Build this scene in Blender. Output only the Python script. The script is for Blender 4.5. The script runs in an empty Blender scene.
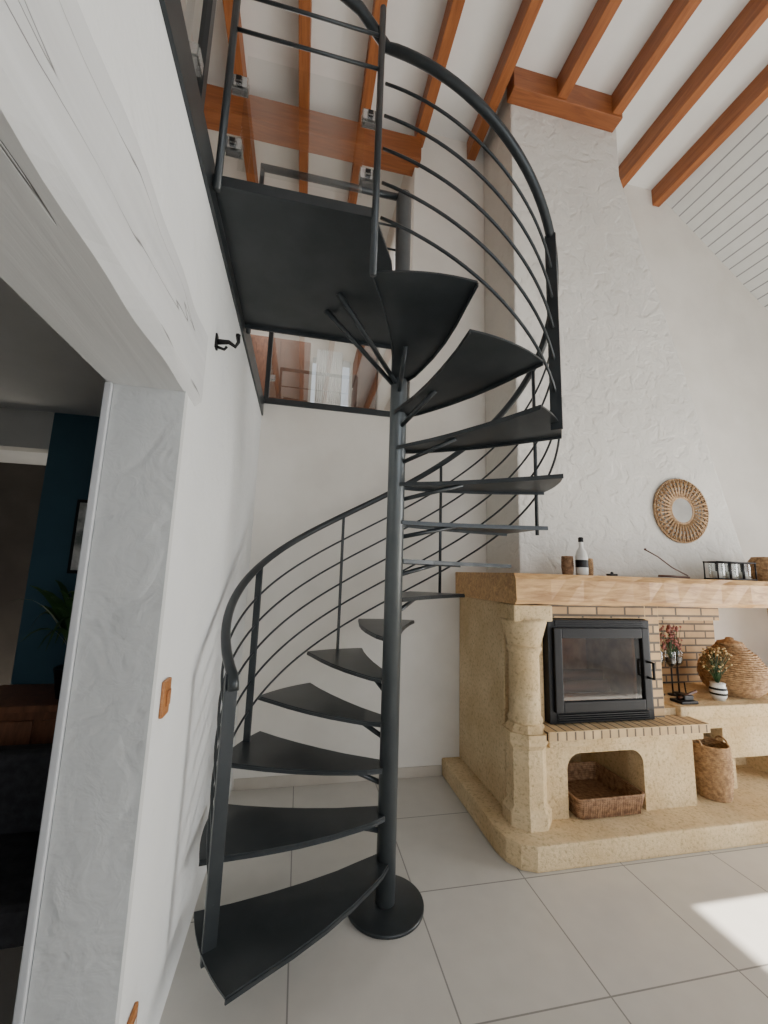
import bpy, bmesh, math, random
from mathutils import Vector, Matrix
random.seed(4)
D=bpy.data; S=bpy.context.scene
rad=math.radians

# ---------------------------------------------------------------- materials
def newmat(name):
    m=D.materials.new(name); m.use_nodes=True
    nt=m.node_tree; b=nt.nodes['Principled BSDF']
    return m,nt,b
def setp(b,**k):
    names={'col':'Base Color','rough':'Roughness','metal':'Metallic','spec':'Specular IOR Level','trans':'Transmission Weight','coat':'Coat Weight'}
    for kk,v in k.items():
        b.inputs[names[kk]].default_value = (*v,1) if kk=='col' else v
def coords(nt,scale=(1,1,1),loc=(0,0,0),rot=(0,0,0)):
    tc=nt.nodes.new('ShaderNodeTexCoord'); mp=nt.nodes.new('ShaderNodeMapping')
    mp.inputs['Scale'].default_value=scale; mp.inputs['Location'].default_value=loc; mp.inputs['Rotation'].default_value=rot
    nt.links.new(tc.outputs['Object'],mp.inputs['Vector']); return mp.outputs[0]
def noise(nt,vec,scale,detail=4,rough=.5,dist=0):
    n=nt.nodes.new('ShaderNodeTexNoise'); n.inputs['Scale'].default_value=scale; n.inputs['Detail'].default_value=detail
    n.inputs['Roughness'].default_value=rough; n.inputs['Distortion'].default_value=dist
    nt.links.new(vec,n.inputs['Vector']); return n
def ramp(nt,fac,stops):
    r=nt.nodes.new('ShaderNodeValToRGB'); e=r.color_ramp.elements
    while len(e)<len(stops): e.new(.5)
    for i,(p,c) in enumerate(stops): e[i].position=p; e[i].color=(*c,1)
    nt.links.new(fac,r.inputs[0]); return r.outputs[0]
def bump(nt,b,h,strength=.3,dist=.01,prev=None):
    n=nt.nodes.new('ShaderNodeBump'); n.inputs['Strength'].default_value=strength; n.inputs['Distance'].default_value=dist
    nt.links.new(h,n.inputs['Height'])
    if prev: nt.links.new(prev,n.inputs['Normal'])
    nt.links.new(n.outputs[0],b.inputs['Normal']); return n.outputs[0]
def mul(nt,a,b_,f=1.0):
    mx=nt.nodes.new('ShaderNodeMix'); mx.data_type='RGBA'; mx.blend_type='MULTIPLY'; mx.inputs[0].default_value=f
    nt.links.new(a,mx.inputs[6]); nt.links.new(b_,mx.inputs[7]); return mx.outputs[2]
def m_noise(name,c1,c2,scale=5,rough=.6,bs=.2,bd=.005,bscale=None,dist=0,metal=0,sc=(1,1,1),lo=.35,hi=.65,detail=4):
    m,nt,b=newmat(name); v=coords(nt,sc)
    n=noise(nt,v,scale,detail,.55,dist)
    nt.links.new(ramp(nt,n.outputs[0],[(lo,c1),(hi,c2)]),b.inputs['Base Color'])
    n2=noise(nt,v,bscale or scale*3,detail,.55,dist)
    bump(nt,b,n2.outputs[0],bs,bd); setp(b,rough=rough,metal=metal); return m
def m_plaster(name,c1,c2,scale=5,bs=.5,bd=.03,dist=.4,fine=.25):
    m,nt,b=newmat(name); v=coords(nt)
    n=noise(nt,v,1.5,3)
    nt.links.new(ramp(nt,n.outputs[0],[(.3,c1),(.7,c2)]),b.inputs['Base Color'])
    n1=noise(nt,v,scale,3,.5,dist)
    r=ramp(nt,n1.outputs[0],[(.40,(0,0,0)),(.49,(.6,.6,.6)),(.70,(1,1,1))])
    p=bump(nt,b,r,bs,bd)
    n3=noise(nt,v,scale*3,3,.6,.6); p=bump(nt,b,n3.outputs[0],bs*.8,bd,p)
    n2=noise(nt,v,55,4); bump(nt,b,n2.outputs[0],fine,.006,p)
    setp(b,rough=.85,spec=.25); return m
def m_brick(name,c1,c2,mort,bw,rh,rot=(0,0,0),loc=(0,0,0),ms=.008,off=.5,rough=.8,bs=.4,nz=True):
    m,nt,b=newmat(name); v=coords(nt,(1,1,1),loc,rot)
    t=nt.nodes.new('ShaderNodeTexBrick'); t.offset=off; t.inputs['Scale'].default_value=1
    t.inputs['Brick Width'].default_value=bw; t.inputs['Row Height'].default_value=rh; t.inputs['Mortar Size'].default_value=ms
    t.inputs['Mortar Smooth'].default_value=.1; t.inputs['Bias'].default_value=0
    for nme,c in (('Color1',c1),('Color2',c2),('Mortar',mort)): t.inputs[nme].default_value=(*c,1)
    nt.links.new(v,t.inputs['Vector'])
    n=noise(nt,v,9,4)
    nt.links.new(mul(nt,t.outputs['Color'],ramp(nt,n.outputs[0],[(.3,(.6,.6,.6)),(.7,(1.1,1.1,1.1))]),.5 if nz else .12),b.inputs['Base Color'])
    inv=nt.nodes.new('ShaderNodeMath'); inv.operation='SUBTRACT'; inv.inputs[0].default_value=1; nt.links.new(t.outputs['Fac'],inv.inputs[1])
    bump(nt,b,inv.outputs[0],bs,.005); setp(b,rough=rough); return m
def m_wood(name,c1,c2,sc,scale=6,rough=.5,bs=.15,dist=1.5,cracks=0):
    m,nt,b=newmat(name); v=coords(nt,sc)
    n=noise(nt,v,scale,6,.6,dist)
    c=ramp(nt,n.outputs[0],[(.3,c1),(.68,c2)])
    p=bump(nt,b,n.outputs[0],bs,.006)
    if cracks:
        nc=noise(nt,v,cracks,2,.5,.3)
        cr=ramp(nt,nc.outputs[0],[(.600,(1,1,1)),(.604,(.12,.11,.10)),(.610,(1,1,1))])
        c=mul(nt,c,cr); bump(nt,b,cr,.6,.01,p)
    nt.links.new(c,b.inputs['Base Color'])
    setp(b,rough=rough); return m
def m_plain(name,c,rough=.5,metal=0): return m_noise(name,tuple(x*.9 for x in c),c,12,rough,.05,.001,metal=metal)
def m_glass(name,tint=(1,1,1),base=.04,grz=.5,rough=.02):
    m,nt,b=newmat(name); out=nt.nodes['Material Output']
    tr=nt.nodes.new('ShaderNodeBsdfTransparent'); tr.inputs[0].default_value=(*tint,1)
    gl=nt.nodes.new('ShaderNodeBsdfGlossy'); gl.inputs['Roughness'].default_value=rough
    lw=nt.nodes.new('ShaderNodeLayerWeight'); lw.inputs[0].default_value=.25
    mr=nt.nodes.new('ShaderNodeMapRange'); mr.inputs[3].default_value=base; mr.inputs[4].default_value=grz
    nt.links.new(lw.outputs['Facing'],mr.inputs[0])
    mx=nt.nodes.new('ShaderNodeMixShader'); nt.links.new(mr.outputs[0],mx.inputs[0])
    nt.links.new(tr.outputs[0],mx.inputs[1]); nt.links.new(gl.outputs[0],mx.inputs[2]); nt.links.new(mx.outputs[0],out.inputs[0]); return m

WHITE=m_plaster('plaster_white',(.72,.735,.73),(.79,.80,.79),5,.4,.008)
CREPI=m_plaster('plaster_crepi',(.58,.59,.58),(.64,.65,.64),5,.40,.012,.7,.08)
CHIM=m_plaster('plaster_chimney',(.63,.605,.555),(.71,.685,.63),7,.6,.012,.5,.4)
CREAM=m_noise('plaster_cream',(.74,.705,.64),(.80,.765,.70),3,.85,.1,.003,30)
STEEL=m_noise('anthracite_steel',(.028,.034,.037),(.042,.048,.052),6,.34,.06,.001,80,metal=.3)
POLE=m_noise('pole_steel',(.085,.096,.10),(.105,.118,.122),6,.34,.05,.001,80,metal=.4)
TILE=m_brick('floor_tile',(.60,.575,.525),(.62,.595,.55),(.27,.26,.24),.6,.6,loc=(-.051,-.35,0),ms=.0035,off=0,rough=.28,bs=.15,nz=False)
def m_stone():
    m,nt,b=newmat('limestone'); v=coords(nt)
    n=noise(nt,v,3.5,4); n2=noise(nt,v,48,6,.7)
    c1=ramp(nt,n.outputs[0],[(.3,(.60,.43,.23)),(.7,(.76,.60,.37))])
    c2=ramp(nt,n2.outputs[0],[(.34,(.55,.51,.45)),(.47,(.95,.95,.95)),(.72,(1.12,1.12,1.12))])
    nt.links.new(mul(nt,c1,c2,.75),b.inputs['Base Color'])
    p=bump(nt,b,n2.outputs[0],.8,.012); n3=noise(nt,v,14,3); bump(nt,b,n3.outputs[0],.3,.015,p)
    setp(b,rough=.9,spec=.2); return m
STONE=m_stone()
BRICK=m_brick('tan_brick',(.62,.42,.22),(.50,.32,.16),(.14,.11,.085),.22,.06,rot=(rad(90),0,0),ms=.008)
BRICKV=m_brick('tan_brick_ledge',(.64,.46,.25),(.54,.37,.19),(.14,.10,.07),.06,.5,rot=(rad(90),0,0),loc=(0,.2,0),ms=.006,off=0)
MANTEL=m_wood('oak_mantel',(.32,.155,.05),(.70,.43,.18),(.6,5,5),5,.5,.5)
BEAMY=m_wood('joist_wood',(.24,.070,.018),(.41,.14,.040),(5,.5,5),4,.5)
BEAMX=m_wood('beam_wood',(.20,.058,.016),(.35,.115,.034),(.5,5,5),4,.5)
PAINTW=m_wood('painted_timber',(.58,.59,.59),(.67,.68,.68),(7,.5,7),2.5,.7,.3,.6,cracks=1.6)
DARKW=m_wood('dark_wood',(.05,.018,.01),(.12,.045,.022),(1,5,5),5,.5)
REDW=m_wood('reddish_wood',(.11,.045,.022),(.22,.09,.045),(4,4,1),5,.5)
BLACK=m_plain('black_iron',(.012,.012,.013),.45,.5)
FBRICK=m_noise('firebrick',(.22,.12,.07),(.42,.27,.17),9,.9,.3,.01)
GLASS=m_glass('clear_glass',(.90,.92,.91),.07,.5)
GLASSR=m_glass('reflective_glass',(.78,.80,.79),.28,.6)
SMOKE=m_glass('stove_glass',(.70,.58,.48),.06,.5,.03)
INOX=m_plain('stainless',(.7,.7,.7),.25,.8)
MIRROR=m_plain('mirror_silver',(.85,.85,.85),.04,1.0)
WICK=m_noise('wicker',(.22,.12,.05),(.46,.28,.13),40,.7,.5,.006,90)
WICKD=m_noise('wicker_dark',(.15,.07,.03),(.36,.21,.11),40,.7,.5,.006,90)
RATT=m_noise('rattan',(.26,.14,.06),(.50,.32,.16),40,.6,.3,.004,90)
TEAL=m_noise('teal_paint',(.025,.07,.10),(.03,.085,.12),3,.7,.1,.003,40)
HALL=m_noise('hall_paint',(.42,.42,.40),(.48,.48,.46),3,.8,.1,.003,40)
HALLC=m_noise('hall_ceiling_paint',(.55,.56,.57),(.6,.61,.62),3,.8,.1,.003,40)
HALLD=m_noise('hall_painted_shade',(.06,.05,.045),(.08,.07,.06),3,.8,.1,.003,40)  # dimness of the far hall put into its wall colour
CEILW=m_noise('ceiling_white',(.82,.82,.79),(.86,.86,.83),3,.85,.05,.002,20)
PANEL=m_brick('tongue_groove_white',(.76,.77,.75),(.78,.79,.77),(.32,.33,.33),.12,30,rot=(0,0,0),loc=(0,15,0),ms=.007,off=0,rough=.6,bs=.6,nz=False)
LEAF=m_noise('leaf',(.015,.045,.012),(.04,.10,.025),8,.5,.1,.002)
DRY=m_noise('dried_flower',(.35,.22,.10),(.55,.40,.18),20,.8,.1,.002)
PINK=m_noise('pink_flower',(.20,.06,.05),(.40,.17,.13),20,.8,.1,.002)
CERAM=m_plain('ceramic_white',(.75,.74,.70),.25)
SWW=m_wood('switch_wood',(.30,.11,.03),(.45,.19,.06),(3,3,10),6,.45)
CANVAS=m_noise('picture_print',(.15,.17,.16),(.75,.75,.72),9,.6,.02,.001)
CURT=m_noise('curtain_white',(.84,.84,.82),(.88,.88,.86),5,.8,.1,.003)
LEATH=m_noise('black_fabric',(.012,.012,.015),(.03,.03,.035),30,.7,.3,.003)
SKIRT=m_noise('skirting_tile',(.50,.45,.38),(.56,.51,.44),5,.5,.05,.002)

# ---------------------------------------------------------------- mesh builder
class MB:
    def __init__(s,*mats): s.bm=bmesh.new(); s.mats=mats
    def add(s,vs,fs,mi=0,smooth=False):
        V=[s.bm.verts.new(v) for v in vs]; out=[]
        for f in fs:
            try:
                F=s.bm.faces.new([V[i] for i in f]); F.material_index=mi; F.smooth=smooth; out.append(F)
            except ValueError: pass
        return V,out
    def box(s,x0,x1,y0,y1,z0,z1,mi=0,bev=0,M=None,seg=2):
        vs=[Vector((x,y,z)) for z in (z0,z1) for y in (y0,y1) for x in (x0,x1)]
        if M is not None: vs=[M@v for v in vs]
        V,F=s.add(vs,[(0,2,3,1),(4,5,7,6),(0,1,5,4),(2,6,7,3),(0,4,6,2),(1,3,7,5)],mi)
        if bev:
            E={e for f in F for e in f.edges}
            bmesh.ops.bevel(s.bm,geom=list(E),offset=bev,segments=seg,profile=.6,affect='EDGES')
    def quad(s,a,b,c,d,mi=0): s.add([a,b,c,d],[(0,1,2,3)],mi)
    def prism(s,pts,lo,hi,ax='z',mi=0,bev=0,smooth=False):
        n=len(pts)
        def P(a,b,c): return (a,b,c) if ax=='z' else ((a,c,b) if ax=='y' else (c,a,b))
        vs=[P(p[0],p[1],lo) for p in pts]+[P(p[0],p[1],hi) for p in pts]
        fs=[tuple(range(n))[::-1],tuple(range(n,2*n))]+[(i,(i+1)%n,n+(i+1)%n,n+i) for i in range(n)]
        V,F=s.add(vs,fs,mi)
        bmesh.ops.recalc_face_normals(s.bm,faces=F)
        if smooth:
            for f in F[2:]: f.smooth=True
        if bev:
            E={e for f in F[:2] for e in f.edges}
            bmesh.ops.bevel(s.bm,geom=list(E),offset=bev,segments=2,profile=.6,affect='EDGES')
    def tube(s,path,r,seg=8,mi=0,closed=False,flat=None):
        P=[Vector(p) for p in path]; n=len(P); up=None; rings=[]
        for i in range(n):
            if closed: t=(P[(i+1)%n]-P[i-1])
            else: t=(P[min(i+1,n-1)]-P[max(i-1,0)])
            t.normalize()
            if up is None:
                up=Vector((0,0,1)) if abs(t.z)<.9 else Vector((1,0,0))
            a=(up-t*up.dot(t)).normalized(); b=t.cross(a); up=a
            ri=r[i] if isinstance(r,(list,tuple)) else r
            rings.append([P[i]+(a*math.cos(2*math.pi*k/seg)+b*math.sin(2*math.pi*k/seg))*ri for k in range(seg)])
        vs=[v for R in rings for v in R]; fs=[]
        m=n if closed else n-1
        for i in range(m):
            j=(i+1)%n
            for k in range(seg):
                k2=(k+1)%seg; fs.append((i*seg+k,i*seg+k2,j*seg+k2,j*seg+k))
        if not closed: fs+= [tuple(range(seg))[::-1],tuple(range((n-1)*seg,n*seg))]
        s.add(vs,fs,mi,True)
    def lathe(s,prof,c,seg=32,mi=0,smooth=True,close=True):
        vs=[];n=len(prof)
        for r,z in prof:
            for k in range(seg):
                a=2*math.pi*k/seg; vs.append((c[0]+r*math.cos(a),c[1]+r*math.sin(a),c[2]+z))
        fs=[(i*seg+k,i*seg+(k+1)%seg,(i+1)*seg+(k+1)%seg,(i+1)*seg+k) for i in range(n-1) for k in range(seg)]
        if close: fs+=[tuple(range(seg))[::-1],tuple(range((n-1)*seg,n*seg))]
        s.add(vs,fs,mi,smooth)
    def ball(s,c,r,mi=0,sub=1,sc=(1,1,1)):
        M=Matrix.Translation(c)@Matrix.Diagonal((*[r*x for x in sc],1))
        g=bmesh.ops.create_icosphere(s.bm,subdivisions=sub,radius=1,matrix=M)
        for f in {f for v in g['verts'] for f in v.link_faces}: f.material_index=mi; f.smooth=True
    def done(s,name,parent=None,recalc=False):
        if recalc: bmesh.ops.recalc_face_normals(s.bm,faces=s.bm.faces)
        me=D.meshes.new(name); s.bm.to_mesh(me); s.bm.free()
        for m in s.mats: me.materials.append(m)
        o=D.objects.new(name,me); S.collection.objects.link(o)
        if parent: o.parent=parent
        return o
def boxobj(name,mat,*bs,bev=0):
    b=MB(mat)
    for x in bs: b.box(*x,bev=bev)
    return b.done(name)

# ---------------------------------------------------------------- room shell
XL=-.38; YB=3.25; ZC=5.92; ZM=2.89
boxobj('floor',TILE,(-4.2,5.7,-3.7,4.4,-.1,0))
wl=MB(WHITE,CREPI)
wl.box(-.58,XL,1.28,YB,0,ZM); wl.box(-.58,XL,-.3,1.28,2.15,ZM); wl.box(-.58,XL,-3.5,-.3,0,ZM)
wl.box(-.578,XL+.001,1.272,1.30,0,2.12,1)
wl.done('wall_left')
bb=MB(PAINTW); n=40; vs=[]
for i in range(n+1):
    y=-.5+1.885*i/n
    w=lambda a,s=1:s*(.005*math.sin(y*6+a)+.003*math.sin(y*19+2*a))
    vs+=[(-.592,y,2.094),(-.385+w(0),y,2.094),(-.360+w(1),y,2.118+w(2)),(-.358+w(3),y,2.35+w(4)),(-.385,y,2.385+w(5)),(-.592,y,2.385)]
bb.add(vs,[(i*6+k,i*6+(k+1)%6,(i+1)*6+(k+1)%6,(i+1)*6+k) for i in range(n) for k in range(6)]+[tuple(range(6)),tuple(range(n*6,n*6+6))[::-1]])
bb.done('lintel_beam',recalc=True)
boxobj('trim_1',HALLC,(-.60,-.58,1.262,1.30,0,2.094),bev=.004)
boxobj('wall_back',CREAM,(.86,5.5,YB,YB+.2,0,ZC))
boxobj('wall_back_lower',CREAM,(XL-.2,.86,YB,YB+.2,0,2.92))
boxobj('baseboard_back',SKIRT,(XL+.012,1.19,YB-.012,YB,0,.075),bev=.003)
boxobj('ceiling',CEILW,(-3,3.7,-3.7,6.4,ZC,ZC+.1))
cs=MB(PANEL); 
L=math.hypot(1.9,1.62); ang=math.atan2(1.62,1.9)
cs.box(0,L,-3.7,YB+.2,0,.08)
o=cs.done('ceiling_slope'); o.location=(3.70,0,ZC-.02); o.rotation_euler=(0,ang,0)
HW=2.32
boxobj('wall_right',WHITE,(5.5,5.7,-3.7,-.3,0,4.5),(5.5,5.7,1.89,YB+.2,0,4.5),(5.5,5.7,-.3,1.89,HW,4.5))
boxobj('wall_rear',WHITE,(-.6,.6,-3.7,-3.5,0,ZC),(4.6,5.7,-3.7,-3.5,0,ZC),(.6,4.6,-3.7,-3.5,0,.3),(.6,4.6,-3.7,-3.5,3.2,ZC),(-3,-.6,-3.7,-3.5,ZM-.3,ZC))
w=MB(CEILW,GLASS)
for x in (.6,1.9,3.2,4.54): w.box(x,x+.06,-3.64,-3.58,.3,3.2)
w.box(.6,4.6,-3.64,-3.58,.3,.36); w.box(.6,4.6,-3.64,-3.58,3.14,3.2)
w.done('window_1')
w=MB(CEILW)
for y in (-.3,.77,1.85): w.box(5.57,5.63,y,y+.04,0,HW)
w.box(5.57,5.63,-.3,1.89,HW-.04,HW); w.box(5.57,5.63,-.3,1.89,0,.06)
w.done('window_2')
# mezzanines
boxobj('floor_mezzanine',CREAM,(-3,-.58,-3.7,YB+.2,2.62,ZM),(-3,.86,YB+.2,6.4,2.7,2.92))
boxobj('wall_mezzanine_left',CREAM,(-3.1,-3,-3.7,6.4,2.6,ZC))
boxobj('wall_mezzanine_right',CREAM,(.86,1.0,YB+.2,6.4,2.7,ZC))
boxobj('wall_mezzanine_back',CREAM,(-3,.0,6.2,6.4,2.7,ZC),(.62,.86,6.2,6.4,2.7,ZC),(0,.62,6.2,6.4,2.7,3.2),(0,.62,6.2,6.4,5.0,ZC))
b=MB(CURT)
pts=[(.06+.42*i/60, 6.12+.025*math.sin(i*1.3)) for i in range(61)]
pts2=[(x,y+.006) for x,y in pts[::-1]]
b.prism(pts+pts2,2.95,5.1,'z',0,smooth=True); b.done('curtain')
b=MB(REDW,INOX); b.box(-1.3,-.04,5.7,6.15,2.92,4.95,0,.01)
for i in range(3):
    b.box(-1.29+.41*i,-.90+.41*i,5.68,5.7,3.0,4.9,0,.006); b.box(-1.23+.41*i,-.96+.41*i,5.672,5.682,3.1,3.85,0,.006); b.box(-1.23+.41*i,-.96+.41*i,5.672,5.682,3.95,4.8,0,.006); b.ball((-.92+.41*i,5.67,3.9),.015,1)
b.done('wardrobe')
b=MB(REDW); b.box(.60,.84,4.9,5.5,2.92,4.6,0,.01)
for zz in (3.3,3.75,4.2): b.box(.58,.605,4.92,5.48,zz,zz+.38,0,.006)
b.done('chest_of_drawers')
boxobj('trim_2',STEEL,(XL-.01,XL+.012,-3.4,YB-.013,ZM-.10,ZM+.03))
boxobj('trim_3',STEEL,(XL,.86,YB-.012,YB+.01,2.90,2.95))
# hall
boxobj('wall_hall',HALL,(-4,-.58,-1.2,-1,0,2.45),(-4,-1.5,2.65,2.75,2.22,2.45))
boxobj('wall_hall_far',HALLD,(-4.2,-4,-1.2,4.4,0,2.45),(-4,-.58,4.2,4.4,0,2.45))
boxobj('wall_hall_teal',TEAL,(-1.5,-.58,2.65,2.75,0,2.45))
boxobj('ceiling_hall',HALLC,(-4.2,-.58,-1.2,4.4,2.45,2.55))
# joists
j=MB(BEAMY)
xs=[.89+.555*i for i in range(-6,6)]
for x in xs:
    y1=6.2 if x<.8 else (2.62 if 1.6<x<2.6 else (2.70 if 1.6<x<2.9 else YB))
    j.box(x-.045,x+.045,-3.5,y1,ZC-.20,ZC,0,.006)
j.done('ceiling_joists')
t=MB(BEAMX); t.box(1.54,2.62,2.57,2.70,ZC-.22,ZC-.001,0,.008); t.done('trimmer_beam')
t=MB(BEAMX); t.box(-3,.90,YB-.09,YB+.1,ZC-.44,ZC-.2,0,.008); t.done('cross_beam')

# ---------------------------------------------------------------- chimney breast
c=MB(CHIM)
c.prism([(1.58,1.585),(3.72,1.585),(2.67,5.25),(2.67,ZC),(1.58,ZC)],2.70,YB,'y',0,.015)
c.done('chimney_breast')

# ---------------------------------------------------------------- fireplace
f=MB(STONE,BRICK,BRICKV,FBRICK)
f.prism([(1.19,YB),(1.19,2.36),(1.21,2.27),(1.26,2.20),(1.34,2.165),(4.9,2.165),(4.9,YB)],0,.13,'z',0,.015)
f.box(1.335,1.53,2.50,YB,.13,1.39,0,.008)
def octo(b,cx,cy,r0,r1,z0,z1,mi=0,n=8):
    vs=[]
    for r,z in ((r0,z0),(r1,z1)):
        for k in range(n):
            a=2*math.pi*(k+.5)/n; vs.append((cx+r*math.cos(a),cy+r*math.sin(a),z))
    b.add(vs,[tuple(range(n))[::-1],tuple(range(n,2*n))]+[(k,(k+1)%n,n+(k+1)%n,n+k) for k in range(n)],mi)
def column(cx,cy):
    octo(f,cx,cy,.142,.142,.13,.20); octo(f,cx,cy,.142,.118,.20,.23); octo(f,cx,cy,.118,.118,.23,.55); octo(f,cx,cy,.118,.142,.55,.58); octo(f,cx,cy,.142,.142,.58,.64); octo(f,cx,cy,.125,.095,.64,.69)
    f.lathe([(.098,.68),(.106,.70),(.094,.72),(.092,1.08),(.102,1.10),(.112,1.12),(.10,1.14)],(cx,cy,0),28)
    f.lathe([(.10,1.13),(.108,1.16),(.125,1.22),(.142,1.28),(.144,1.30)],(cx,cy,0),28)
    f.box(cx-.13,cx+.135,2.29,2.52,1.29,1.39,0,.012)
column(1.425,2.41)
arch=[(1.50,.13),(1.68,.13),(1.68,.40)]
for k in range(1,8):
    a=math.pi/2*k/8; arch.append((1.68+.09*(1-math.cos(a)),.40+.09*math.sin(a)))
arch+=[(1.77,.49),(2.14,.49)]
for k in range(1,8):
    a=math.pi/2*k/8; arch.append((2.14+.09*math.sin(a),.40+.09*math.cos(a)))
arch+=[(2.23,.40),(2.23,.13),(2.62,.13),(2.62,.60),(1.50,.60)]
f.prism(arch,2.37,2.50,'y',0)
f.box(1.50,1.66,2.50,YB,.13,.60,0); f.box(2.25,2.62,2.50,YB,.13,.60,0); f.box(1.66,2.25,3.0,YB,.13,.60,0); f.box(1.66,2.25,2.5,3.0,.51,.60,0)
f.box(1.53,2.66,2.32,2.44,.545,.60,0,.012)
f.box(1.50,2.67,2.28,2.52,.60,.655,2,.004)
f.box(2.36,2.47,2.42,YB,.655,1.39,1,.003); f.box(1.53,2.36,2.42,2.60,1.30,1.39,1,.003); f.box(1.50,1.575,2.43,2.60,.655,1.30,0,.003)
f.box(1.53,2.36,3.0,YB,.655,1.39,3)
f.box(2.60,4.9,2.42,YB,.625,.715,0,.012); f.box(2.64,4.85,2.46,2.56,.55,.625,0,.01)
f.box(3.03,4.0,2.50,YB,.33,.56,0,.006); f.box(3.03,3.12,2.50,YB,.13,.33,0,.006); f.box(3.12,4.0,2.80,YB,.13,.33,0); f.box(3.60,4.0,2.50,2.80,.13,.33,0,.006)
f.box(2.47,3.62,2.98,YB,.715,1.39,1,.003); f.box(2.47,3.02,2.44,2.56,1.29,1.39,1,.003)
f.box(2.47,2.62,2.46,2.98,.60,.70,0)
column(4.7,2.41); f.box(4.62,4.9,2.50,YB,.13,1.39,0,.008)
f.done('stone_fireplace')
m=MB(MANTEL)
n=30; vs=[];fs=[]
for i in range(n+1):
    x=1.30+3.6*i/n
    w=lambda a:.007*math.sin(x*7+a)+.005*math.sin(x*17+a*2)
    prof=[(2.285+w(0),1.395+w(4)*.5),(2.272+w(1),1.42),(2.275+w(2),1.55),(2.292+w(3),1.584),(YB,1.584),(YB,1.39)]
    vs+=[(x,p[0],p[1]) for p in prof]
fs=[(i*6+k,(i+1)*6+k,(i+1)*6+(k+1)%6,i*6+(k+1)%6) for i in range(n) for k in range(6)]+[tuple(range(6)),tuple(range(n*6,n*6+6))[::-1]]
m.add(vs,fs); m.done('mantel_beam',recalc=True)

# stove insert
s=MB(BLACK,SMOKE,FBRICK,DARKW,INOX)
x0,x1,z0,z1=1.58,2.35,.66,1.295
s.box(x0,x0+.07,2.38,2.95,z0,z1,0,.006); s.box(x1-.07,x1,2.38,2.95,z0,z1,0,.006)
s.box(x0+.07,x1-.07,2.38,2.95,z0,z0+.09,0,.004); s.box(x0+.07,x1-.07,2.38,2.95,z1-.07,z1,0,.004)
s.box(x0+.07,x1-.07,2.90,2.95,z0+.09,z1-.07,2)
s.box(x0+.07,x0+.09,2.44,2.9,z0+.09,z1-.07,2); s.box(x1-.09,x1-.07,2.44,2.9,z0+.09,z1-.07,2); s.box(x0+.09,x1-.09,2.44,2.9,z0+.09,z0+.11,2)
for a in ((x0+.03,x0+.085,z0+.07,z1-.05),(x1-.085,x1-.03,z0+.07,z1-.05)): s.box(a[0],a[1],2.355,2.385,a[2],a[3],0,.006)
s.box(x0+.085,x1-.085,2.355,2.385,z0+.07,z0+.135,0,.006); s.box(x0+.085,x1-.085,2.355,2.385,z1-.115,z1-.05,0,.006)
s.quad((x0+.08,2.372,z0+.13),(x1-.08,2.372,z0+.13),(x1-.08,2.372,z1-.11),(x0+.08,2.372,z1-.11),1)
for k in range(4): s.box(x0+.05,x1-.05,2.365,2.385,z0+.012+k*.013,z0+.018+k*.013,0)
for k in range(3): s.box(x0+.05,x1-.05,2.37,2.385,z1-.04+k*.012,z1-.034+k*.012,0)
s.tube([(x1-.055,2.355,.93),(x1-.055,2.31,.93),(x1-.055,2.31,1.03),(x1-.055,2.355,1.03)],.009,8,0)
for y,zz,rr in ((2.62,.81,.045),(2.74,.80,.04),(2.68,.87,.04)):
    s.tube([(1.75,y,zz),(1.95,y+.01,zz),(2.18,y-.02,zz+.01)],rr,10,3)
s.done('fireplace_insert')

# ---------------------------------------------------------------- spiral staircase
PX,PY=.492,2.103; RIS=.2045; STEP=25.3; RT=.842
def mid(k): return 206.5-STEP*(k-1)
def pol(a,r,z,ox=0): return Vector((PX+ox+r*math.cos(rad(a)),PY+r*math.sin(rad(a)),z))
def hz(a): return (206.5-a)/STEP*RIS+RIS
root=D.objects.new('spiral_staircase',None); S.collection.objects.link(root)
p=MB(POLE,STEEL)
p.lathe([(.047,0),(.047,3.86),(.042,3.875)],(PX,PY,0),32,0)
p.lathe([(.185,0.001),(.185,.012),(.18,.015),(.05,.016)],(PX,PY,0),48,1)
p.done('center_pole',root)
t=MB(STEEL)
lead=[(.05,62),(.12,42),(.2,32),(.32,26),(.46,21.5),(.6,18),(.72,15.5),(RT,13.8)]
back=[(RT,-13.8),(.7,-12.8),(.55,-12.2),(.4,-12.2),(.25,-14),(.14,-22),(.05,-60)]
for k in range(1,14):
    a=mid(k); z=RIS*k
    out=[(r,d) for r,d in lead]+[(RT,13.8-27.6*i/8) for i in range(1,8)]+back
    pts=[(pol(a+d,r,0).x,pol(a+d,r,0).y) for r,d in out]
    t.prism(pts[::-1],z-.008,z,'z',0)
    for edge in (lead,back):
        P=[pol(a+d,r,z-.014) for r,d in edge]
        for i in range(len(P)-1):
            A,B=P[i],P[i+1]; dv=(B-A); n=Vector((-dv.y,dv.x,0)).normalized()*.003
            vs=[A-n,A+n,B+n,B-n]; vs=[v+Vector((0,0,-.008)) for v in vs]+[v+Vector((0,0,.007)) for v in vs]
            t.add(vs,[(3,2,1,0),(4,5,6,7),(0,1,5,4),(2,3,7,6),(1,2,6,5),(3,0,4,7)])
    t.tube([pol(a,.04,z-.085),pol(a-2,.36,z-.010)],.012,8)
t.done('treads',root)
ZL=2.863
l=MB(STEEL)
l.prism([(XL+.013,1.27),(.19,1.27),(.30,1.48),(.47,2.05),(.50,2.09),(XL+.013,2.09)],ZL-.012,ZL,'z',0)
for x0_,x1_,y0_,y1_ in ((XL+.013,.19,1.265,1.275),(XL+.013,.46,2.085,2.095)): l.box(x0_,x1_,y0_,y1_,ZL-.03,ZL+.01)
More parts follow.
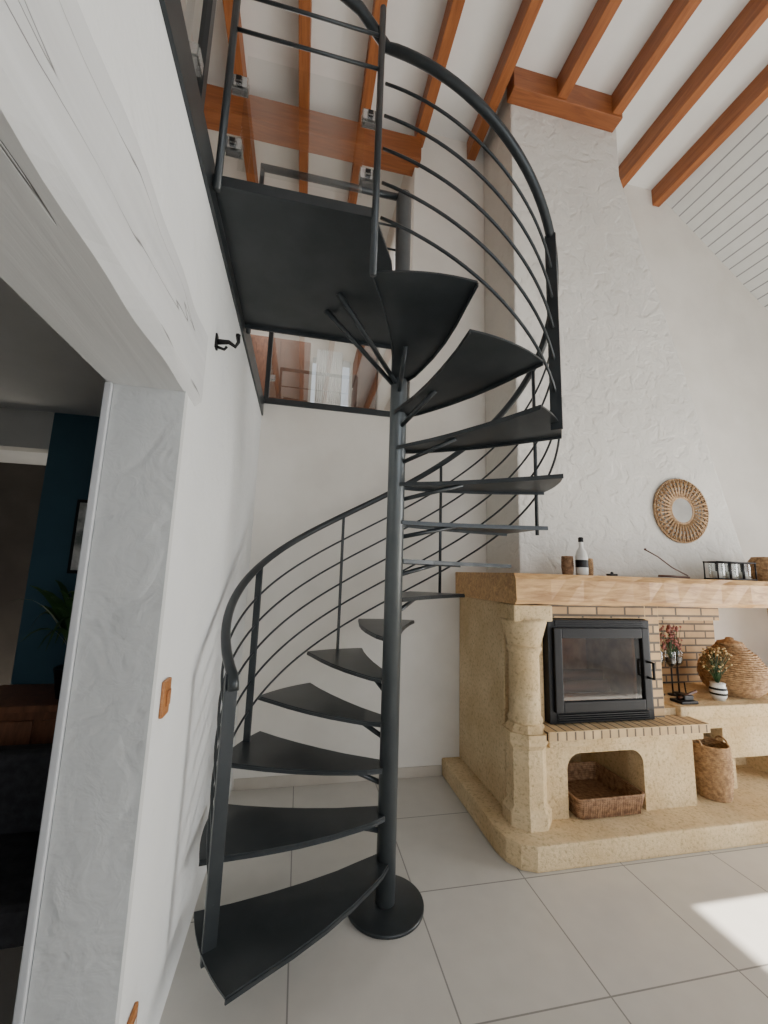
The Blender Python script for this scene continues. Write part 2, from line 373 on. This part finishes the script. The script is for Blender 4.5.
l.tube([(PX-.03,PY-.04,2.62),(.10,1.72,ZL-.012)],.013,8); l.tube([(PX-.045,PY-.02,2.62),(.05,1.86,ZL-.012)],.013,8)
l.done('landing_plate',root)
r=MB(STEEL)
HR=.94; RR=.825; OX=.012
A0,A1=207,-110
def helix(off,a0=A0,a1=A1,n=110,rr=RR): return [pol(a0+(a1-a0)*i/n,rr,hz(a0+(a1-a0)*i/n)+off,OX) for i in range(n+1)]
path=helix(HR)
end=path[-1]; path=[pol(208,RR,hz(207)+HR-.05,OX),pol(207.7,RR,hz(207)+HR-.02,OX)]+path+[Vector((.10,1.262,end.z+.04)),Vector((-.05,1.262,3.84)),Vector((-.36,1.262,3.86))]
r.tube(path,.021,10)
for i in range(5):
    off=.14+.155*i
    P=helix(off,206.5); r.tube(P,.0065,6)
    zz=ZL+.14+.16*i
    if i>=3: r.tube([(.19,1.262,zz),(-.36,1.262,zz)],.0065,6)
    r.tube([(PX,2.10,zz),(-.36,2.10,zz)],.0065,6)
r.tube([(PX,2.10,3.85),(-.36,2.10,3.85)],.02,10)
def flatpost(a,z0,z1,w=.05,th=.012,rr=RR):
    c=pol(a,rr,0,OX); M=Matrix.Translation(c)@Matrix.Rotation(rad(a),4,'Z')
    r.box(-w/2,w/2,-th/2,th/2,z0,z1,0,.002,M)
flatpost(206,.16,1.15,.05,.018); 
flatpost(153,RIS*3-.04,hz(153)+HR,.04); flatpost(105,RIS*5-.04,hz(105)+HR,.03); 
for a,k in ((54,7),(-2,9)):
    r.tube([pol(a,RR,RIS*k-.04,OX),pol(a,RR,hz(a)+HR,OX)],.011,8)
flatpost(-46,RIS*11-.04,hz(-46)+HR,.05,.014)
r.tube([(.19,1.262,2.60),(.19,1.262,3.78)],.013,8)
for x,y in ((-.35,1.262),(-.35,2.10)): r.tube([(x,y,ZL-.05),(x,y,3.86)],.013,8)
r.done('railing',root)
g=MB(GLASS,INOX,BLACK)
g.quad((-.30,1.289,2.93),(.14,1.289,2.93),(.14,1.289,3.42),(-.30,1.289,3.42),0)
for x in (-.318,.158):
    for z in (3.02,3.28):
        g.box(x-.032,x+.032,1.272,1.284,z-.026,z+.026,1,.005); g.box(x-.032,x+.032,1.294,1.306,z-.026,z+.026,1,.005)
        g.box(x-.012,x+.012,1.262,1.274,z-.012,z+.012,2,.003)
g.done('landing_glass',root)

g=MB(GLASSR,STEEL,INOX)
g.quad((-.34,YB+.045,2.98),(.82,YB+.045,2.98),(.82,YB+.045,3.87),(-.34,YB+.045,3.87),0)
for x in (-.36,.83): g.box(x-.018,x+.018,YB+.02,YB+.07,2.92,3.9,1)
for z in (3.15,3.65):
    for x in (-.33,.80): g.box(x-.03,x+.03,YB+.03,YB+.06,z-.025,z+.025,2,.005)
g.box(-.38,.85,YB+.02,YB+.07,3.88,3.92,1)
g.done('glass_balustrade')
g=MB(GLASS,STEEL,INOX)
g.quad((XL-.045,-1.2,3.0),(XL-.045,1.2,3.0),(XL-.045,1.2,3.80),(XL-.045,-1.2,3.80),0)
for y in (-1.2,0,.55,1.22): g.box(XL-.06,XL-.03,y-.018,y+.018,ZM,3.9,1)
for y in (.60,1.15):
    for z in (3.15,3.6): g.box(XL-.065,XL-.025,y-.03,y+.03,z-.025,z+.025,2,.005)
g.box(XL-.065,XL-.025,-1.25,1.25,3.88,3.92,1)
g.done('glass_balustrade')

# ---------------------------------------------------------------- left wall fittings
b=MB(SWW,CERAM); b.box(XL,XL+.012,1.352,1.415,1.115,1.22,0,.006); b.box(XL+.012,XL+.018,1.37,1.398,1.145,1.19,0,.003); b.done('light_switch')
b=MB(SWW,CERAM); b.box(XL,XL+.012,1.345,1.425,.27,.35,0,.006); b.box(XL+.012,XL+.014,1.365,1.405,.29,.33,1,.001); b.done('wall_socket')
b=MB(BLACK); 
b.tube([(XL,1.57,2.44),(XL+.05,1.57,2.445),(XL+.075,1.57,2.43),(XL+.085,1.57,2.45),(XL+.082,1.57,2.475)],[.012,.009,.008,.007,.009],8)
b.ball((XL+.082,1.57,2.478),.011); b.box(XL,XL+.008,1.555,1.585,2.41,2.47,0,.003); b.tube([(XL+.005,1.57,2.42),(XL+.035,1.57,2.412),(XL+.043,1.57,2.425)],.006,8)
b.done('coat_hook')

# ---------------------------------------------------------------- woven things
def basket(name,cx,cy,z,prof,mat,coil=.009,stakes=28,lid=False,handles=False):
    b=MB(mat)
    H=prof[-1][1]; n=int(H/(coil*1.55))
    def rr(h):
        for (r0,h0),(r1,h1) in zip(prof,prof[1:]):
            if h0<=h<=h1: return r0+(r1-r0)*(h-h0)/(h1-h0+1e-9)
        return prof[-1][0]
    for i in range(n+1):
        h=coil+ (H-coil)*i/n; R0=rr(h); ph=i%2
        b.tube([(cx+(R0+.003*(1 if (k+ph)%2 else -1))*math.cos(2*math.pi*k/stakes),cy+(R0+.003*(1 if (k+ph)%2 else -1))*math.sin(2*math.pi*k/stakes),z+h) for k in range(stakes)],coil,6,0,True)
    b.lathe([(max(r_-coil*.6,.004),h) for r_,h in prof],(cx,cy,z),24,0,True,False)
    b.lathe([(.004,0.004),(prof[0][0],.004),(prof[0][0],.012),(.004,.012)],(cx,cy,z),24,0)
    if lid: b.lathe([(prof[-1][0]+.01,H),(prof[-1][0],H+.02),(.03,H+.035),(.025,H+.05),(.01,H+.055)],(cx,cy,z),24,0)
    if handles:
        for s_ in (-1,1):
            b.tube([(cx+s_*(prof[-1][0]),cy+.04*math.cos(a),z+H+.035*math.sin(a)) for a in [math.pi*i/8 for i in range(9)]],.007,6)
    return b.done(name)
basket('wicker_basket',2.855,2.46,.13,[(.095,0),(.11,.12),(.113,.22),(.108,.33)],WICK,.008,30,handles=True)
basket('wicker_urn',3.37,2.66,.716,[(.13,0),(.19,.06),(.215,.14),(.205,.21),(.15,.30),(.09,.35),(.08,.37)],WICK,.009,32,lid=True)
b=MB(WICKD)
def rrect(x0,x1,y0,y1,z,rc=.03):
    P=[]
    for cx_,cy_,a0 in ((x1-rc,y0+rc,-90),(x1-rc,y1-rc,0),(x0+rc,y1-rc,90),(x0+rc,y0+rc,180)):
        for i in range(5): P.append((cx_+rc*math.cos(rad(a0+22.5*i)),cy_+rc*math.sin(rad(a0+22.5*i)),z))
    return P
for i in range(9):
    h=.012+.013*i; e=.0025*i
    b.tube(rrect(1.735-e,2.165+e,2.34-e,2.74+e,.13+h),.009,6,0,True)
b.box(1.74,2.16,2.35,2.73,.135,.15)
for i in range(26):
    x=1.75+.4*i/25; b.tube([(x,2.335,.14),(x,2.314,.25)],.005,5); b.tube([(x,2.745,.14),(x,2.765,.25)],.005,5)
for i in range(22):
    y=2.36+.36*i/21; b.tube([(1.73,y,.14),(1.71,y,.25)],.005,5); b.tube([(2.17,y,.14),(2.19,y,.25)],.005,5)
b.done('firewood_basket')
# rattan mirror
rm=MB(RATT,MIRROR); mx,my,mz=3.04,2.69,2.14
def circ(R_,y,n=64): return [(mx+R_*math.cos(2*math.pi*k/n),y,mz+R_*math.sin(2*math.pi*k/n)) for k in range(n)]
rm.prism([(mx+.102*math.cos(2*math.pi*k/48),mz+.102*math.sin(2*math.pi*k/48)) for k in range(48)],my-.012,my+.009,'y',1)
for R_,rr_ in ((.108,.013),(.128,.007),(.165,.004),(.20,.005),(.208,.005),(.24,.006),(.262,.008)): rm.tube(circ(R_,my-.004),rr_,6,0,True)
for k in range(72):
    a=2*math.pi*k/72; a2=a+.04*(1 if k%2 else -1)
    rm.tube([(mx+.11*math.cos(a),my-.010,mz+.11*math.sin(a)),(mx+.205*math.cos(a2),my-.014,mz+.205*math.sin(a2)),(mx+.262*math.cos(a),my-.010,mz+.262*math.sin(a))],.006,5)
rm.done('rattan_mirror')

# ---------------------------------------------------------------- mantel items
ZT=1.586
b=MB(CERAM,BLACK); b.lathe([(.036,0),(.04,.01),(.04,.12),(.03,.16),(.014,.185),(.013,.22),(.016,.225)],(1.865,2.40,ZT),24,0); b.lathe([(.017,.222),(.017,.25),(.012,.255)],(1.865,2.40,ZT),16,1)
b.lathe([(.0408,.05),(.0408,.10)],(1.865,2.40,ZT),24,1,True,False); b.done('bottle')
basket('wicker_cup',1.785,2.44,ZT,[(.028,0),(.034,.05),(.031,.12)],WICKD,.005,16)
basket('wicker_cup',1.945,2.44,ZT,[(.024,0),(.028,.05),(.026,.11)],WICK,.005,16)
b=MB(BLACK); b.box(2.05,2.11,2.36,2.40,ZT,ZT+.015,0,.004); b.ball((2.08,2.38,ZT+.018),.012); b.done('matchbox')
b=MB(DARKW,INOX); b.tube([(2.76,2.42,ZT+.008),(2.62,2.42,ZT+.012),(2.5,2.42,ZT+.012)],.008,8); b.tube([(2.75,2.42,ZT+.02),(2.62,2.42,1.66),(2.5,2.42,1.735),(2.40,2.42,1.78)],.005,6); b.ball((2.40,2.42,1.782),.01); b.done('incense_holder')
b=MB(BLACK,GLASS,CERAM)
for i in range(3):
    x=3.05+.12*i
    b.lathe([(.045,.015),(.05,.03),(.05,.12)],(x,2.45,ZT),20,1,True,False); b.lathe([(.03,.012),(.03,.06),(.02,.062)],(x,2.45,ZT),16,2)
    for s_ in (-.055,.055):
        for u in (-.05,.05): b.tube([(x+s_,2.45+u,ZT),(x+s_,2.45+u,ZT+.13)],.005,6)
for zz in (.006,.13):
    for u in (-.05,.05): b.tube([(2.99,2.45+u,ZT+zz),(3.35,2.45+u,ZT+zz)],.006,6)
    for x in (2.995,3.11,3.23,3.345): b.tube([(x,2.40,ZT+zz),(x,2.50,ZT+zz)],.005,6)
b.done('candle_holder')
basket('wicker_lamp',3.56,2.50,ZT,[(.05,0),(.09,.05),(.10,.12),(.06,.18)],WICK,.007,24)

# shelf items
b=MB(CERAM,DRY,LEAF,BLACK); cx,cy,z=3.06,2.53,.716
b.lathe([(.035,0),(.05,.03),(.055,.07),(.045,.11),(.048,.12)],(cx,cy,z),20,0)
b.lathe([(.0515,.04),(.0555,.055)],(cx,cy,z),20,3,True,False); b.lathe([(.0555,.075),(.051,.09)],(cx,cy,z),20,3,True,False)
for i in range(60):
    a=random.uniform(0,6.28); q=random.uniform(.02,.095); h=random.uniform(.2,.37)
    e=(cx+q*math.cos(a),cy+q*math.sin(a),z+h)
    b.tube([(cx,cy,z+.1),(cx+q*.4*math.cos(a),cy+q*.4*math.sin(a),z+.1+(h-.1)*.6),e],.0018,4,2)
    b.ball(e,random.uniform(.006,.012),1,1)
b.done('dried_flower_vase')
b=MB(BLACK,GLASS,PINK,LEAF)
for i in range(3):
    x=2.72+.09*i; y=2.70-.03*(i%2)
    b.tube([(x,y,.72),(x,y,.92)],.006,6); b.lathe([(.035,.0),(.035,.008)],(x,y,.716),16,0)
    b.lathe([(.015,.20),(.040,.23),(.043,.30),(.038,.32)],(x,y,.716),18,1,True,False)
    b.lathe([(.012,.205),(.034,.235),(.036,.27)],(x,y,.716),16,0)
    for k in range(34):
        a=random.uniform(0,6.28); q=random.uniform(.01,.058); h=random.uniform(.33,.50)
        e=(x+q*math.cos(a),y+q*math.sin(a),.716+h); b.tube([(x,y,.716+.25),e],.0018,4,3); b.ball(e,random.uniform(.008,.015),2,1)
b.tube([(2.68,2.69,.80),(2.94,2.69,.80)],.005,6); b.tube([(2.68,2.69,.80),(2.67,2.69,.72)],.005,6); b.tube([(2.94,2.69,.80),(2.95,2.69,.72)],.005,6)
b.done('flower_goblets')
b=MB(BLACK,DARKW); b.box(2.66,2.80,2.46,2.56,.716,.735,0,.005); b.tube([(2.68,2.50,.75),(2.83,2.50,.79)],.01,8,1); b.box(2.70,2.78,2.475,2.545,.735,.77,0,.008); b.done('matches_tray')

# ---------------------------------------------------------------- hall items
b=MB(REDW,BLACK)
b.box(-1.5,-.80,2.28,2.62,.08,.87,0,.008); b.box(-1.53,-.77,2.25,2.64,.87,.90,0,.006)
for x in (-1.49,-1.14): b.box(x,x+.32,2.265,2.28,.14,.83,0,.006); b.ball((x+.28,2.258,.5),.012,1)
for x in (-1.48,-.86):
    for y in (2.30,2.56): b.box(x,x+.04,y,y+.04,0,.08)
b.done('wooden_cabinet')
def fern(cx,cy,z,n,lo,hi):
    b=MB(BLACK,LEAF)
    b.lathe([(.07,0),(.09,.12),(.095,.14),(.085,.14)],(cx,cy,z),20,0)
    for i in range(n):
        a=random.uniform(0,6.28); L_=random.uniform(lo,hi); w_=.017; sp=random.uniform(.2,.7); dr=random.uniform(.7,1.5)
        P=[]
        for q in range(8):
            u=q/7; rr_=L_*u*sp; hh=.13+L_*(1.6*u-dr*u*u)
            c_=Vector((cx+rr_*math.cos(a),cy+rr_*.4*math.sin(a),z+hh)); n_=Vector((-math.sin(a),math.cos(a)*.5,.4*math.cos(a*3))).normalized()*w_*math.sin(math.pi*min(1,u*.93+.05)); P+=[c_-n_,c_+n_]
        b.add(P,[(2*q,2*q+1,2*q+3,2*q+2) for q in range(7)],1,True)
    b.done('potted_fern')
fern(-1.08,2.40,.901,60,.34,.60)
b=MB(BLACK,CANVAS); b.box(-1.30,-1.12,2.625,2.65,1.50,1.93,0,.004); b.box(-1.28,-1.14,2.62,2.626,1.52,1.91,1); b.done('picture_frame')
b=MB(LEATH,BLACK)
b.box(-1.25,-.72,1.62,2.12,.36,.48,0,.05,seg=4); b.box(-1.25,-.72,2.04,2.16,.44,.78,0,.05,seg=4)
for x in (-1.28,-.74): b.box(x,x+.06,1.66,2.1,.58,.62,0,.02); b.box(x+.01,x+.05,1.66,1.70,0,.6,1,.005); b.box(x+.01,x+.05,2.06,2.10,0,.6,1,.005)
b.done('armchair')

# ---------------------------------------------------------------- lights
def area(name,loc,rot,sx,sy,e,col):
    l=D.lights.new(name,'AREA'); l.shape='RECTANGLE'; l.size=sx; l.size_y=sy; l.energy=e; l.color=col
    o=D.objects.new(name,l); o.location=loc; o.rotation_euler=rot; S.collection.objects.link(o)
area('daylight_rear_window',(2.6,-3.45,1.75),(rad(90),0,0),3.9,2.8,95,(.93,.96,1))
area('daylight_french_window',(5.45,.8,1.15),(0,rad(90),0),2.1,2.1,130,(1,.985,.96))
area('fill_mezzanine',(-.3,4.9,5.6),(0,0,0),1.5,1.0,34,(1,.98,.95))  # added fill lamp below the ceiling, brightens the mezzanine
sl=D.lights.new('sun','SUN'); sl.energy=27; sl.angle=rad(.6); sl.color=(1,.94,.85)
so=D.objects.new('sun',sl); S.collection.objects.link(so); so.location=(9,1,6)
so.rotation_euler=Vector((-1,0.0,-math.tan(rad(32)))).to_track_quat('-Z','Y').to_euler()
W=D.worlds.new('World'); S.world=W; W.use_nodes=True
W.node_tree.nodes['Background'].inputs[0].default_value=(.88,.93,1,1); W.node_tree.nodes['Background'].inputs[1].default_value=1.1

# ---------------------------------------------------------------- camera
psi,th,ro=rad(11.5),rad(8.62),rad(1.8)
r_=Vector((math.cos(psi),-math.sin(psi),0)); fw=Vector((math.sin(psi)*math.cos(th),math.cos(psi)*math.cos(th),math.sin(th)))
u_=Vector((-math.sin(psi)*math.sin(th),-math.cos(psi)*math.sin(th),math.cos(th)))
RX=r_*math.cos(ro)+u_*math.sin(ro); UX=-r_*math.sin(ro)+u_*math.cos(ro)
cam=D.cameras.new('camera'); co=D.objects.new('camera',cam); S.collection.objects.link(co)
M=Matrix((RX,UX,-fw)).transposed().to_4x4(); M.translation=(0,0,1.56); co.matrix_world=M
cam.sensor_fit='VERTICAL'; cam.sensor_height=36; cam.lens=400/1024*36; cam.clip_start=.02
S.camera=co
